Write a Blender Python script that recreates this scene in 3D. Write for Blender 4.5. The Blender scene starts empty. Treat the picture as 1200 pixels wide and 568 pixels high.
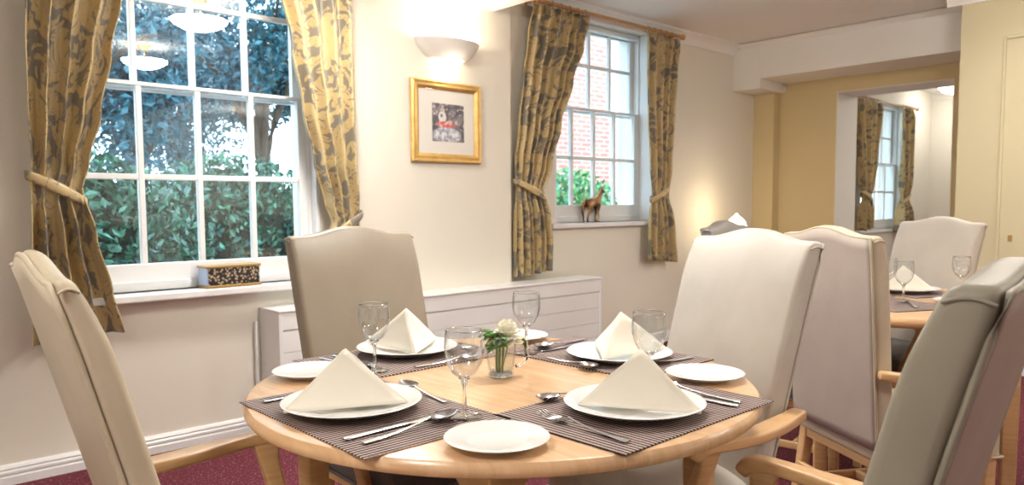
import bpy, math, random
from math import sin, cos, pi, radians, atan2, sqrt, hypot
from mathutils import Vector, Matrix
random.seed(7)
SC = bpy.context.scene
COL = SC.collection

# ------------------------------------------------------------------ camera
F_PX = 879.57
PITCH, ROLL, YAW = radians(4.07337), radians(-0.35159), radians(42.74369)
fw = Vector((sin(YAW)*cos(PITCH), cos(YAW)*cos(PITCH), -sin(PITCH)))
rt = Vector((cos(YAW), -sin(YAW), 0)); up = rt.cross(fw)
r2 = rt*cos(ROLL)+up*sin(ROLL); u2 = -rt*sin(ROLL)+up*cos(ROLL)
cd = bpy.data.cameras.new('camera'); cam = bpy.data.objects.new('camera', cd); COL.objects.link(cam)
cam.matrix_world = Matrix(((r2.x, u2.x, -fw.x, 0), (r2.y, u2.y, -fw.y, 0), (r2.z, u2.z, -fw.z, 1.11), (0, 0, 0, 1)))
cd.sensor_width = 36; cd.lens = F_PX/1200*36; cd.shift_y = (303.61-284)/1200
cd.clip_start = 0.02; cd.clip_end = 200
cd.dof.use_dof = True; cd.dof.focus_distance = 1.4; cd.dof.aperture_fstop = 8
SC.camera = cam

# ------------------------------------------------------------------ sky, exposure
w = bpy.data.worlds.new('overcast_sky'); SC.world = w; w.use_nodes = True
bg = w.node_tree.nodes['Background']; bg.inputs[0].default_value = (0.66, 0.86, 1.0, 1); bg.inputs[1].default_value = 4.2
SC.view_settings.view_transform = 'Standard'; SC.view_settings.look = 'None'
SC.view_settings.gamma = 1; SC.view_settings.use_curve_mapping = False
SC.view_settings.exposure = 0.60
LAMP_E = 60          # emission of the ceiling bowls' lit glass
SCONCE_W = 4
WARM = (1.0, 0.86, 0.68)
SC.cycles.max_bounces = 12; SC.cycles.transparent_max_bounces = 24
SC.cycles.sample_clamp_indirect = 6
SC.cycles.caustics_reflective = False; SC.cycles.caustics_refractive = False

# ------------------------------------------------------------------ node helpers
class NT:
    def __init__(s, name):
        s.m = bpy.data.materials.new(name); s.m.use_nodes = True
        s.t = s.m.node_tree; s.b = s.t.nodes['Principled BSDF']
    def n(s, typ, **k):
        q = s.t.nodes.new(typ)
        for a, v in k.items(): setattr(q, a, v)
        return q
    def put(s, sock, v):
        if isinstance(v, bpy.types.NodeSocket): s.t.links.new(v, sock)
        elif isinstance(v, (tuple, list)): sock.default_value = tuple(v)+((1,) if len(v) == 3 and len(sock.default_value) == 4 else ())
        else: sock.default_value = v
    def math(s, op, a, b=0.0, c=None):
        q = s.n('ShaderNodeMath', operation=op); s.put(q.inputs[0], a); s.put(q.inputs[1], b)
        if c is not None: s.put(q.inputs[2], c)
        return q.outputs[0]
    def mix(s, f, a, b):
        q = s.n('ShaderNodeMix', data_type='RGBA'); s.put(q.inputs[0], f); s.put(q.inputs[6], a); s.put(q.inputs[7], b)
        return q.outputs[2]
    def coord(s, which='Object', scale=(1, 1, 1)):
        c = s.n('ShaderNodeTexCoord'); mp = s.n('ShaderNodeMapping'); s.t.links.new(c.outputs[which], mp.inputs[0])
        mp.inputs['Scale'].default_value = scale; return mp.outputs[0]
    def noise(s, vec, scale, detail=3, rough=.5, dist=0):
        q = s.n('ShaderNodeTexNoise'); s.put(q.inputs['Vector'], vec); q.inputs['Scale'].default_value = scale
        q.inputs['Detail'].default_value = detail; q.inputs['Roughness'].default_value = rough; q.inputs['Distortion'].default_value = dist
        return q.outputs[0]
    def step(s, v, lo, hi):
        q = s.n('ShaderNodeMapRange'); q.interpolation_type = 'SMOOTHSTEP'; s.put(q.inputs[0], v); q.inputs[1].default_value = lo; q.inputs[2].default_value = hi
        return q.outputs[0]
    def bump(s, h, strength, dist=.01):
        q = s.n('ShaderNodeBump'); s.put(q.inputs['Height'], h); q.inputs['Strength'].default_value = strength; q.inputs['Distance'].default_value = dist
        s.t.links.new(q.outputs[0], s.b.inputs['Normal'])
    def fin(s, col=None, rough=.5, metal=0, spec=.5, **k):
        if col is not None: s.put(s.b.inputs['Base Color'], col)
        s.put(s.b.inputs['Roughness'], rough); s.put(s.b.inputs['Metallic'], metal); s.b.inputs['Specular IOR Level'].default_value = spec
        for a, v in k.items(): s.put(s.b.inputs[a.replace('_', ' ')], v)
        return s.m

def paint(name, col, rough=.6, var=.03, spec=.3):
    t = NT(name); n = t.noise(t.coord(), 3, 4)
    a = [c*(1-var) for c in col]; b = [min(1, c*(1+var)) for c in col]
    n2 = t.noise(t.coord(), 220, 2); t.bump(n2, .08, .002)
    return t.fin(t.mix(n, a, b), rough, spec=spec)
def leather(name, col, rough=.42, c2=None):
    t = NT(name); v = t.coord(); n = t.noise(v, 7, 4); g = t.noise(v, 260, 3); w_ = t.noise(v, 18, 3, .6, .5)
    t.bump(t.math('ADD', t.math('MULTIPLY', g, .35), w_), .16, .004)
    return t.fin(t.mix(t.step(n, .3, .75), c2 or [c*.9 for c in col], col), rough, spec=.45)
def wood(name, c1, c2, rough=.38, sc=(3, 3, 40), axis='Object'):
    t = NT(name); v = t.coord(axis, sc); n = t.noise(v, 2.2, 6, .6, .6); f = t.noise(v, 9, 3)
    k = t.math('ADD', t.math('MULTIPLY', n, .75), t.math('MULTIPLY', f, .25))
    t.bump(f, .05, .001)
    return t.fin(t.mix(t.step(k, .32, .68), c1, c2), rough, spec=.5)
def emis(name, col, st, base=(.9, .9, .88)):
    t = NT(name); t.put(t.b.inputs['Emission Color'], col); t.b.inputs['Emission Strength'].default_value = st
    return t.fin(base, .4)
def thin_glass(name, tint=(1, 1, 1), edge=.5, rough=0.0, base=.03):
    t = NT(name); nt = t.t; nt.nodes.remove(t.b)
    tr = t.n('ShaderNodeBsdfTransparent'); tr.inputs[0].default_value = tint+(1,)
    gl = t.n('ShaderNodeBsdfGlossy'); gl.inputs['Roughness'].default_value = rough
    lw = t.n('ShaderNodeLayerWeight'); lw.inputs[0].default_value = .5
    pw = t.math('POWER', lw.outputs['Facing'], 3.2)
    fac = t.math('ADD', t.math('MULTIPLY', pw, edge), base)
    mx = t.n('ShaderNodeMixShader'); t.put(mx.inputs[0], fac); nt.links.new(tr.outputs[0], mx.inputs[1]); nt.links.new(gl.outputs[0], mx.inputs[2])
    nt.links.new(mx.outputs[0], nt.nodes['Material Output'].inputs[0]); return t.m

# ------------------------------------------------------------------ materials
M = {}
M['wall'] = paint('cream_wall_paint', (.80, .765, .68), .7)
M['yellow'] = paint('ochre_wall_paint', (.66, .54, .31), .7)
M['yellow2'] = paint('pale_ochre_wall_paint', (.62, .55, .36), .6)
M['ceil'] = paint('white_ceiling_paint', (.88, .87, .85), .8)
M['white'] = paint('white_gloss_paint', (.86, .87, .88), .3, .015, .5)
M['plaster'] = paint('white_plaster', (.86, .84, .80), .6, .02)
M['exterior'] = paint('pale_render', (.8, .8, .78), .8)
M['cream_l'] = leather('cream_leather', (.66, .585, .44), .40)
M['white_l'] = leather('ivory_leather', (.60, .56, .50), .40)
M['taupe_l'] = leather('taupe_leather', (.30, .25, .19), .42)
M['olive_l'] = leather('grey_green_leather', (.33, .31, .25), .46)
M['grey_top'] = leather('mid_grey_leather', (.21, .195, .18), .38)
M['grey_l'] = leather('dark_grey_leather', (.13, .12, .12), .4)
M['rear_fab'] = leather('mushroom_fabric', (.47, .40, .35), .75)
M['rear_fab2'] = leather('brown_fabric', (.30, .22, .19), .75)
M['beech'] = wood('light_beech', (.60, .36, .17), (.70, .46, .235), .34)
M['beech_top'] = wood('beech_veneer', (.68, .43, .24), (.78, .53, .32), .24, (26, 2.2, 3))
M['rodwood'] = wood('curtain_pole_wood', (.42, .22, .09), (.58, .34, .15), .35, (60, 8, 8))
M['china'] = NT('white_china').fin((.86, .86, .85), .12, spec=.6)
M['steel'] = NT('stainless_steel').fin((.72, .73, .76), .16, metal=1)
M['pane'] = thin_glass('window_glass', (.96, .99, 1.0), .5, 0, .085)
M['glass'] = thin_glass('clear_drinking_glass', (.975, .985, .99), 1.0, 0, .06)
t = NT('solid_glass'); M['sglass'] = t.fin((1, 1, 1), 0.0, spec=.5, Transmission_Weight=1.0, IOR=1.45)
t = NT('linen_napkin'); v = t.coord(scale=(1, 1, 1)); t.bump(t.noise(v, 350, 2), .12, .001)
M['linen'] = t.fin(t.mix(t.noise(v, 14, 3), (.86, .82, .70), (.90, .87, .77)), .75, spec=.2, Sheen_Weight=.2)
t = NT('burgundy_carpet'); v = t.coord(); n1 = t.noise(v, 170, 3, .7); n2 = t.noise(v, 22, 3)
sp = t.step(t.noise(v, 95, 2, .6), .58, .68)
t.bump(n1, .7, .006)
M['carpet'] = t.fin(t.mix(sp, t.mix(t.step(n1, .35, .7), (.070, .012, .020), (.20, .050, .070)), (.36, .15, .17)), .95, spec=.1)
t = NT('stone_paving'); v = t.coord(); M['paving'] = t.fin(t.mix(t.noise(v, 2), (.35, .36, .33), (.5, .5, .46)), .9)

# woven placemat: dark brown threads, pale dashes in rows
t = NT('woven_placemat'); c = t.n('ShaderNodeTexCoord'); sx = t.n('ShaderNodeSeparateXYZ'); t.t.links.new(c.outputs['Object'], sx.inputs[0])
X_, Y_ = sx.outputs[0], sx.outputs[1]
a = t.math('SINE', t.math('MULTIPLY', X_, 2*pi/.0098)); b = t.math('SINE', t.math('MULTIPLY', Y_, 2*pi/.0074))
st = t.step(a, .05, .6); ds = t.step(t.math('ADD', b, t.math('MULTIPLY', a, .4)), -1.15, -.5)
msk = t.math('MULTIPLY', st, ds)
t.bump(t.math('ADD', t.math('MULTIPLY', a, .5), b), .5, .001)
M['mat'] = t.fin(t.mix(msk, t.mix(t.noise(c.outputs['Object'], 300), (.022, .013, .012), (.055, .034, .032)), (.50, .38, .35)), .6, spec=.3)

# damask curtain cloth: gold palmettes and scrolling leaves on grey-brown (UV in metres)
def damask():
    t = NT('gold_damask_cloth'); c = t.n('ShaderNodeTexCoord'); uv = c.outputs['UV']
    nz = t.n('ShaderNodeTexNoise'); t.put(nz.inputs['Vector'], uv); nz.inputs['Scale'].default_value = 9; nz.inputs['Detail'].default_value = 2
    off = t.n('ShaderNodeVectorMath', operation='SUBTRACT'); t.put(off.inputs[0], nz.outputs['Color']); off.inputs[1].default_value = (.5, .5, .5)
    sc_ = t.n('ShaderNodeVectorMath', operation='SCALE'); t.put(sc_.inputs[0], off.outputs[0]); sc_.inputs['Scale'].default_value = .09
    ad = t.n('ShaderNodeVectorMath', operation='ADD'); t.put(ad.inputs[0], uv); t.put(ad.inputs[1], sc_.outputs[0])
    s = t.n('ShaderNodeSeparateXYZ'); t.t.links.new(ad.outputs[0], s.inputs[0]); u, v_ = s.outputs[0], s.outputs[1]
    def motif(ou, ov, W, H, R, k, tw):
        uu = t.math('DIVIDE', t.math('ADD', u, ou), W); vv = t.math('DIVIDE', t.math('ADD', v_, ov), H)
        x = t.math('MULTIPLY', t.math('SUBTRACT', t.math('FRACT', uu), .5), W)
        y = t.math('MULTIPLY', t.math('SUBTRACT', t.math('FRACT', vv), .5), H)
        r = t.math('SQRT', t.math('ADD', t.math('MULTIPLY', x, x), t.math('MULTIPLY', t.math('MULTIPLY', y, y), .6)))
        th = t.math('ARCTAN2', y, x)
        pet = t.math('ABSOLUTE', t.math('SINE', t.math('ADD', t.math('MULTIPLY', th, k), t.math('MULTIPLY', r, tw))))
        rad = t.math('MULTIPLY', t.math('ADD', t.math('MULTIPLY', pet, .42), .62), R)
        inside = t.step(t.math('SUBTRACT', rad, r), -.001, .004)
        vein = t.step(t.math('ABSOLUTE', t.math('SINE', t.math('ADD', t.math('MULTIPLY', th, k*2), t.math('MULTIPLY', r, tw+60)))), .10, .42)
        return t.math('MULTIPLY', inside, vein)
    m1 = motif(0, 0, .34, .56, .105, 3.5, 9); m2 = motif(.17, .28, .34, .56, .085, 2.5, -18); m3 = motif(.17, .03, .34, .28, .045, 2.0, 30)
    nn = t.noise(ad.outputs[0], 7.5, 1.5, .45, 2.0)
    leaf = t.step(nn, .470, .485)
    vn = t.noise(ad.outputs[0], 17, 1, .4, 1.2)
    lines = t.step(t.math('ABSOLUTE', t.math('SUBTRACT', vn, .5)), .008, .022)
    g = t.math('MAXIMUM', t.math('MAXIMUM', m1, m2), t.math('MAXIMUM', m3, t.math('MULTIPLY', leaf, lines)))
    th_ = t.noise(t.coord('UV', (600, 60, 1)), 1, 2)
    gold = t.mix(th_, (.45, .335, .155), (.58, .45, .23)); gr = t.mix(th_, (.165, .145, .115), (.23, .205, .165))
    t.bump(t.math('ADD', g, t.math('MULTIPLY', th_, .3)), .15, .002)
    return t.fin(t.mix(g, gr, gold), .42, spec=.5, Sheen_Weight=.15)
M['damask'] = damask()
M['damask_back'] = M['damask']
t = NT('gilt_wood'); v = t.coord(); t.bump(t.noise(v, 60, 3), .3, .004)
M['gilt'] = t.fin(t.mix(t.noise(v, 22, 4), (.55, .30, .07), (.92, .66, .26)), .36, metal=.55)
M['mount'] = NT('picture_mount').fin((.86, .84, .80), .7)
t = NT('bronze'); v = t.coord(); M['bronze'] = t.fin(t.mix(t.step(t.noise(v, 20, 3), .4, .65), (.12, .05, .025), (.62, .36, .15)), .35, metal=.6)
t = NT('red_brick'); br = t.n('ShaderNodeTexBrick'); t.put(br.inputs['Vector'], t.coord('Generated', (1, 1, 1)))
cc = t.n('ShaderNodeTexCoord'); s_ = t.n('ShaderNodeSeparateXYZ'); t.t.links.new(cc.outputs['Object'], s_.inputs[0]); cb = t.n('ShaderNodeCombineXYZ')
t.put(cb.inputs[0], t.math('ADD', s_.outputs[0], s_.outputs[1])); t.put(cb.inputs[1], s_.outputs[2]); t.t.links.new(cb.outputs[0], br.inputs['Vector'])
br.inputs['Color1'].default_value = (.55, .20, .17, 1); br.inputs['Color2'].default_value = (.62, .27, .22, 1); br.inputs['Mortar'].default_value = (.66, .56, .52, 1)
br.inputs['Scale'].default_value = 1; br.inputs['Brick Width'].default_value = .225; br.inputs['Row Height'].default_value = .075; br.inputs['Mortar Size'].default_value = .008
M['brick'] = t.fin(br.outputs[0], .85, spec=.2)
def leafmat(name, a, b, c):
    t = NT(name); v = t.coord('Object'); n = t.noise(v, 16, 4, .7)
    n2 = t.step(t.noise(v, 2.1, 2), .45, .62)
    return t.fin(t.mix(t.step(n, .35, .68), t.mix(n2, a, c), b), .28, spec=.6)
M['leaf1'] = leafmat('hedge_leaves', (.008, .050, .042), (.07, .27, .16), (.012, .08, .10))
M['leaf2'] = leafmat('tree_leaves', (.010, .085, .12), (.03, .20, .27), (.008, .045, .075))
M['leaf3'] = leafmat('bright_bush_leaves', (.05, .22, .09), (.22, .50, .16), (.05, .3, .22))
M['bark'] = wood('tree_bark', (.05, .035, .03), (.11, .08, .06), .9, (20, 20, 3))
M['stalk'] = NT('green_stalk').fin((.10, .22, .05), .5)
M['petal'] = NT('white_petal').fin((.88, .86, .70), .55, Subsurface_Weight=.15)
M['petal2'] = NT('pale_yellow_petal').fin((.85, .78, .42), .55)
M['pleaf'] = NT('posy_leaf').fin((.10, .27, .06), .4)
M['water'] = thin_glass('water', (.93, .95, .92), .5, 0, .03)
M['opal'] = emis('lit_opal_glass', (1, .95, .87), LAMP_E)
M['opal2'] = emis('lit_flush_diffuser', (1, .95, .87), 14)
M['opalw'] = emis('lit_warm_glass', (1, .80, .50), 4)
M['shade'] = emis('lit_lamp_shade', (1, .86, .58), 2.2)
t = NT('patterned_box_front'); v = t.coord('Object', (1, 1, 1)); vo = t.n('ShaderNodeTexVoronoi'); t.put(vo.inputs['Vector'], v); vo.inputs['Scale'].default_value = 75
k = t.step(vo.outputs['Distance'], .32, .5)
M['fret'] = t.fin(t.mix(k, t.mix(t.noise(v, 40), (.32, .22, .13), (.55, .45, .33)), (.015, .012, .012)), .4, spec=.5)
M['boxside'] = NT('pale_blue_card').fin((.42, .52, .70), .3)
M['brass'] = NT('worn_gold_edge').fin((.42, .27, .10), .35, metal=.5)

# ------------------------------------------------------------------ mesh helpers
def box(x0, x1, y0, y1, z0, z1):
    V = [(x, y, z) for z in (z0, z1) for y in (y0, y1) for x in (x0, x1)]
    return V, [(0, 2, 3, 1), (4, 5, 7, 6), (0, 1, 5, 4), (2, 6, 7, 3), (0, 4, 6, 2), (1, 3, 7, 5)]
def lathe(prof, n=40, c=(0, 0, 0), a0=0, a1=2*pi, closed=True):
    V = []; F = []; m = len(prof); full = closed
    k = n if full else n+1
    for i in range(k):
        a = a0+(a1-a0)*i/n
        for r, z in prof: V.append((c[0]+r*cos(a), c[1]+r*sin(a), c[2]+z))
    for i in range(n):
        j = (i+1) % k
        for q in range(m-1): F.append((i*m+q, j*m+q, j*m+q+1, i*m+q+1))
    return V, F
def sweep(path, sec, cap=True, upv=Vector((0, 0, 1))):
    """sec(i,t)-> list of (side,up) offsets"""
    P = [Vector(p) for p in path]; V = []; F = []; n = len(P); m = None
    for i, p in enumerate(P):
        d = (P[min(i+1, n-1)]-P[max(i-1, 0)]).normalized()
        u = upv if abs(d.dot(upv)) < .95 else Vector((1, 0, 0))
        s = d.cross(u).normalized(); q = s.cross(d).normalized()
        L = sec(i, i/(n-1)); m = len(L)
        for a, b in L: V.append(tuple(p+s*a+q*b))
    for i in range(n-1):
        for j in range(m): F.append((i*m+j, i*m+(j+1) % m, (i+1)*m+(j+1) % m, (i+1)*m+j))
    if cap: F.append(tuple(range(m))[::-1]); F.append(tuple((n-1)*m+j for j in range(m)))
    return V, F
def circ(r, n=10): return [(r*cos(2*pi*j/n), r*sin(2*pi*j/n)) for j in range(n)]
def tube(path, r, n=10):
    return sweep(path, (lambda i, t: circ(r(t) if callable(r) else r, n)))
def rsec(w_, h, n=4, e=.35):
    L = []
    for j in range(4*n):
        a = 2*pi*(j+.5)/(4*n); cx, sy = cos(a), sin(a)
        L.append((w_/2*abs(cx)**e*(1 if cx > 0 else -1), h/2*abs(sy)**e*(1 if sy > 0 else -1)))
    return L
def bez(p0, p1, p2, p3, n=12):
    p0, p1, p2, p3 = map(Vector, (p0, p1, p2, p3)); return [p0*(1-t)**3+p1*3*t*(1-t)**2+p2*3*t*t*(1-t)+p3*t**3 for t in [i/n for i in range(n+1)]]
def move(vf, d=(0, 0, 0), rz=0, s=1):
    V, F = vf; c, q = cos(rz), sin(rz)
    return [(c*x*s-q*y*s+d[0], q*x*s+c*y*s+d[1], z*s+d[2]) for x, y, z in V], F
def grid(fn, nu, nv):
    V = [tuple(fn(i/nu, j/nv)) for j in range(nv+1) for i in range(nu+1)]
    F = [(j*(nu+1)+i, j*(nu+1)+i+1, (j+1)*(nu+1)+i+1, (j+1)*(nu+1)+i) for j in range(nv) for i in range(nu)]
    return V, F
def ball(c, r, n=12, m=8, sz=1):
    return lathe([(r*sin(pi*i/m) if 0 < i < m else 1e-5, -r*cos(pi*i/m)*sz) for i in range(m+1)], n, c)
def obj(name, parts, mat, parent=None, bevel=0, seg=3, smooth=True, solid=0, sub=0, uv=None, ang=40, loc=None):
    if isinstance(parts, tuple): parts = [parts]
    V = []; F = []
    for pv, pf in parts:
        o = len(V); V += pv; F += [tuple(i+o for i in f) for f in pf]
    me = bpy.data.meshes.new(name); me.from_pydata(V, [], F); me.update()
    me.materials.append(M[mat] if isinstance(mat, str) else mat)
    if uv:
        ul = me.uv_layers.new(name='UVMap')
        for l in me.loops: ul.data[l.index].uv = uv[l.vertex_index]
    ob = bpy.data.objects.new(name, me); COL.objects.link(ob)
    if parent: ob.parent = parent
    if loc: ob.location = loc
    import bmesh
    bm = bmesh.new(); bm.from_mesh(me); bmesh.ops.recalc_face_normals(bm, faces=bm.faces)
    if smooth:
        for f in bm.faces: f.smooth = True
        for e in bm.edges:
            if len(e.link_faces) == 2 and e.calc_face_angle(0) > radians(ang): e.smooth = False
    bm.to_mesh(me); bm.free()
    if solid: q = ob.modifiers.new('Solidify', 'SOLIDIFY'); q.thickness = solid; q.offset = 0
    if bevel: q = ob.modifiers.new('Bevel', 'BEVEL'); q.width = bevel; q.segments = seg; q.limit_method = 'ANGLE'; q.angle_limit = radians(35); q.harden_normals = not (smooth == 'soft')
    if sub: q = ob.modifiers.new('Subdivision', 'SUBSURF'); q.levels = sub; q.render_levels = sub
    if bevel:
        for p in me.polygons: p.use_smooth = True
        for e in me.edges: e.use_edge_sharp = False
    return ob
def tag(o, label=None, cat=None, group=None, kind=None):
    if label: o['label'] = label
    if cat: o['category'] = cat
    if group: o['group'] = group
    if kind: o['kind'] = kind
    return o
def thing(name, label, cat, loc=(0, 0, 0), rz=0, group=None, kind=None):
    o = bpy.data.objects.new(name, None); COL.objects.link(o); o.empty_display_size = .1
    o.location = loc; o.rotation_euler = (0, 0, rz); return tag(o, label, cat, group, kind)
def dup(o, loc, rz, label, parent=None, group=None):
    c = o.copy(); COL.objects.link(c)
    if parent is None:
        c.location = loc; c.rotation_euler = (0, 0, rz); c['label'] = label
        if group: c['group'] = group
    else: c.parent = parent
    for ch in [q for q in bpy.data.objects if q.parent == o]: dup(ch, None, None, None, c)
    return c
def struct(name, parts, mat, parent=None, **k):
    o = obj(name, parts, mat, parent, **k)
    if parent is None: o['kind'] = 'structure'
    return o

# ------------------------------------------------------------------ room
YW, YW2 = 3.56, 3.62          # window wall, and its slightly set back right-hand length
CEIL, SOFF = 2.50, 2.312
def wall_holes(x0, x1, z0, z1, y0, y1, holes):
    xs = sorted({x0, x1}|{v for h in holes for v in h[:2]}); zs = sorted({z0, z1}|{v for h in holes for v in h[2:]})
    out = []
    for a, b in zip(xs, xs[1:]):
        for c, d in zip(zs, zs[1:]):
            if not any(h[0] <= a and b <= h[1] and h[2] <= c and d <= h[3] for h in holes): out.append(box(a, b, y0, y1, c, d))
    return out
W1 = (.74, 1.93, .735, 2.29); W2 = (3.75, 4.875, .985, 2.44); W3 = (8.72, 9.97, .80, 2.30)
struct('floor', box(-1.8, 11.2, -4.2, 3.9, -.1, 0), 'carpet', smooth=False)
struct('wall_back', wall_holes(-1.8, 3.285, 0, 2.6, YW, 3.86, [W1])+wall_holes(3.285, 6.5, 0, 2.6, YW2, 3.98, [W2]), 'wall', smooth=False)
struct('wall_left', box(-1.95, -1.8, -4.2, 3.86, 0, 2.6), 'wall', smooth=False)
struct('wall_front', box(-1.95, 6.9, -4.35, -4.2, 0, 2.6), 'wall', smooth=False)
struct('wall_right', box(5.65, 6.9, -4.2, 1.70, 0, 2.6), 'yellow2', smooth=False)
# far wall with the wide opening, deep enough to show its white reveal
struct('wall_end', [box(6.5, 6.9, 2.90, 3.98, 0, 2.6), box(6.5, 6.9, 1.70, 1.99, 0, 2.6), box(6.5, 6.9, 1.99, 2.90, 2.07, 2.6), box(6.39, 6.5, 3.42, YW2, 0, 2.14)], 'yellow', smooth=False)
struct('trim_1', [box(6.502, 6.905, 2.894, 2.90, 0, 2.07), box(6.502, 6.905, 1.99, 1.996, 0, 2.07), box(6.502, 6.905, 1.996, 2.894, 2.064, 2.07)], 'plaster', smooth=False)
struct('ceiling', [box(3.149, 6.9, -4.2, 3.98, CEIL, 2.65), box(-1.8, 3.149, -4.2, 3.86, SOFF, 2.65), box(6.9, 11.2, .4, 3.98, 2.55, 2.65)], 'ceil', smooth=False)
struct('trim_2', [box(6.03, 6.5, 1.70, 3.36, 2.19, CEIL), box(6.03, 6.5, 3.36, YW2, 2.11, CEIL)], 'plaster', bevel=.004)
def cornice(p0, p1, nrm, z=CEIL, s=.085):
    # cove section swept along a straight run
    prof = [(0, 0), (0, -s), (.012, -s), (.018, -s*.8), (.035, -s*.45), (.065, -s*.2), (s-.008, -.014), (s, -.012), (s, 0)]
    V = []
    for p in (p0, p1):
        for a, b in prof: V.append((p[0]+nrm[0]*a, p[1]+nrm[1]*a, z+b))
    n = len(prof); return V, [(j, (j+1) % n, n+(j+1) % n, n+j) for j in range(n)]+[tuple(range(n)), tuple(range(n, 2*n))]
struct('trim_3', cornice((3.29, YW2), (6.03, YW2), (0, -1)), 'plaster')
struct('trim_4', cornice((5.65, -4.2), (5.65, 1.785), (-1, 0)), 'plaster')
struct('trim_5', cornice((6.03, 1.7), (6.03, 3.55), (-1, 0), s=.035), 'plaster')
struct('trim_6', cornice((10.9, .5), (10.9, 3.6), (-1, 0), z=2.55), 'plaster')
# next room
struct('wall_next_room_window', wall_holes(6.9, 11.2, 0, 2.65, 3.6, 3.9, [W3]), 'wall', smooth=False)
struct('wall_next_room_end', box(10.9, 11.2, .4, 3.9, 0, 2.65), 'wall', smooth=False)
struct('wall_next_room_right', box(6.9, 11.2, .3, .45, 0, 2.65), 'wall', smooth=False)
# skirting boards with stepped mouldings
def skirt(x0, x1, y, s=-1):
    prof = [(0, 0), (.020, 0), (.020, .030), (.014, .036), (.020, .042), (.020, .050), (.013, .056), (.018, .062), (.013, .070), (.004, .075), (0, .075)]
    prof = [(a, b*1.1) for a, b in prof]
    V = [(x, y+s*a, b) for x in (x0, x1) for a, b in prof]; n = len(prof)
    return V, [(j, (j+1) % n, n+(j+1) % n, n+j) for j in range(n)]+[tuple(range(n)), tuple(range(n, 2*n))]
struct('baseboard_back', [skirt(-1.8, 3.285, YW), skirt(3.285, 6.39, YW2)], 'white', ang=20)
struct('baseboard_right', move(skirt(-4.2, 1.7, 0), (5.65, 0, 0), 0) and ([(5.65-.02 if i % 11 in (1, 2, 4, 5) else 5.65-.012 if i % 11 not in (0, 10) else 5.65, (-4.2 if i < 11 else 1.7), [0, 0, .033, .04, .046, .055, .062, .068, .077, .083, .083][i % 11]) for i in range(22)], [(j, (j+1) % 11, 11+(j+1) % 11, 11+j) for j in range(11)]+[tuple(range(11)), tuple(range(11, 22))]), 'white', ang=20)
# flush door in the right-hand wall with raised architrave
d = thing('door_1', None, None, (5.65, 0, 0), 0, kind='structure')
obj('door_panel', box(-.006, .0, .45, 1.43, 0, 2.15), 'yellow2', d, smooth=False)
obj('architrave', [box(-.016, 0, 1.432, 1.452, 0, 2.175), box(-.016, 0, .428, .448, 0, 2.175), box(-.016, 0, .448, 1.432, 2.153, 2.175)], 'yellow2', d, bevel=.006)
obj('keyhole_plate', box(-.010, -.005, 1.36, 1.385, .86, .90), 'brass', d, bevel=.002)

# ------------------------------------------------------------------ windows
def window(name, hole, yg, cols, rows, zmeet, sill, wallface, sw=.026):
    """hole x0,x1,z0,z1; yg glass plane; cols: pane edges; rows: pane edge heights"""
    x0, x1, z0, z1 = hole
    wd = thing(name, None, None, ((x0+x1)/2, yg, z0), 0, kind='structure'); ox, oz = (x0+x1)/2, z0
    L = lambda a, b, c, d_, e, f: box(a-ox, b-ox, c-yg, d_-yg, e-oz, f-oz)
    obj('frame', [L(x0, cols[0]-.045, yg-.05, yg+.08, z0, z1), L(cols[-1]+.045, x1, yg-.05, yg+.08, z0, z1), L(x0, x1, yg-.05, yg+.08, z1-.04, z1), L(x0, x1, yg-.06, yg+.08, z0, z0+.045),
                  L(x0, x0+.02, wallface, yg-.05, z0, z1), L(x1-.02, x1, wallface, yg-.05, z0, z1)], 'white', wd, bevel=.004)
    for nm, za, zb, dy in (('lower_sash', rows[0], zmeet, -.03), ('upper_sash', zmeet, rows[-1], .02)):
        P = [L(cols[0]-.045, cols[0], yg+dy-.018, yg+dy+.018, za-.05, zb+.0), L(cols[-1], cols[-1]+.045, yg+dy-.018, yg+dy+.018, za-.0, zb+.0),
             L(cols[0]-.045, cols[-1]+.045, yg+dy-.020, yg+dy+.020, za-(za-z0-.035 if nm == 'lower_sash' else .016), za+.0),
             L(cols[0]-.045, cols[-1]+.045, yg+dy-.018, yg+dy+.018, zb-.0, zb+(.018 if nm == 'lower_sash' else .045))]
        for cx in cols[1:-1]: P.append(L(cx-sw/2, cx+sw/2, yg+dy-.016, yg+dy+.014, za, zb))
        for rz_ in rows[1:-1]:
            if za < rz_-.05 and rz_+.05 < zb: P.append(L(cols[0], cols[-1], yg+dy-.014, yg+dy+.013, rz_-sw/2, rz_+sw/2))
        s = obj(nm, P, 'white', wd, bevel=.004, seg=2)
        obj('pane', L(cols[0], cols[-1], yg+dy-.001, yg+dy+.001, za, zb), 'pane', s, smooth=False)
    obj('window_sill', L(sill[0], sill[1], wallface-sill[2], yg-.04, z0-.035, z0), 'white', wd, bevel=.008)
    return wd
window('window_1', W1, 3.665, [.825, 1.082, 1.342, 1.600, 1.845], [.858, 1.250, 1.655, 2.06, 2.245], 1.655, (.66, 2.02, .09), YW)
window('window_2', W2, 3.80, [3.835, 4.075, 4.32, 4.56, 4.80], [1.112, 1.458, 1.81, 2.15, 2.40], 1.81, (3.70, 4.92, .035), YW2)
window('window_3', W3, 3.72, [8.80, 9.07, 9.34, 9.62, 9.89], [.92, 1.25, 1.58, 1.91, 2.24], 1.58, (8.68, 10.01, .03), 3.6)

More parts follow.
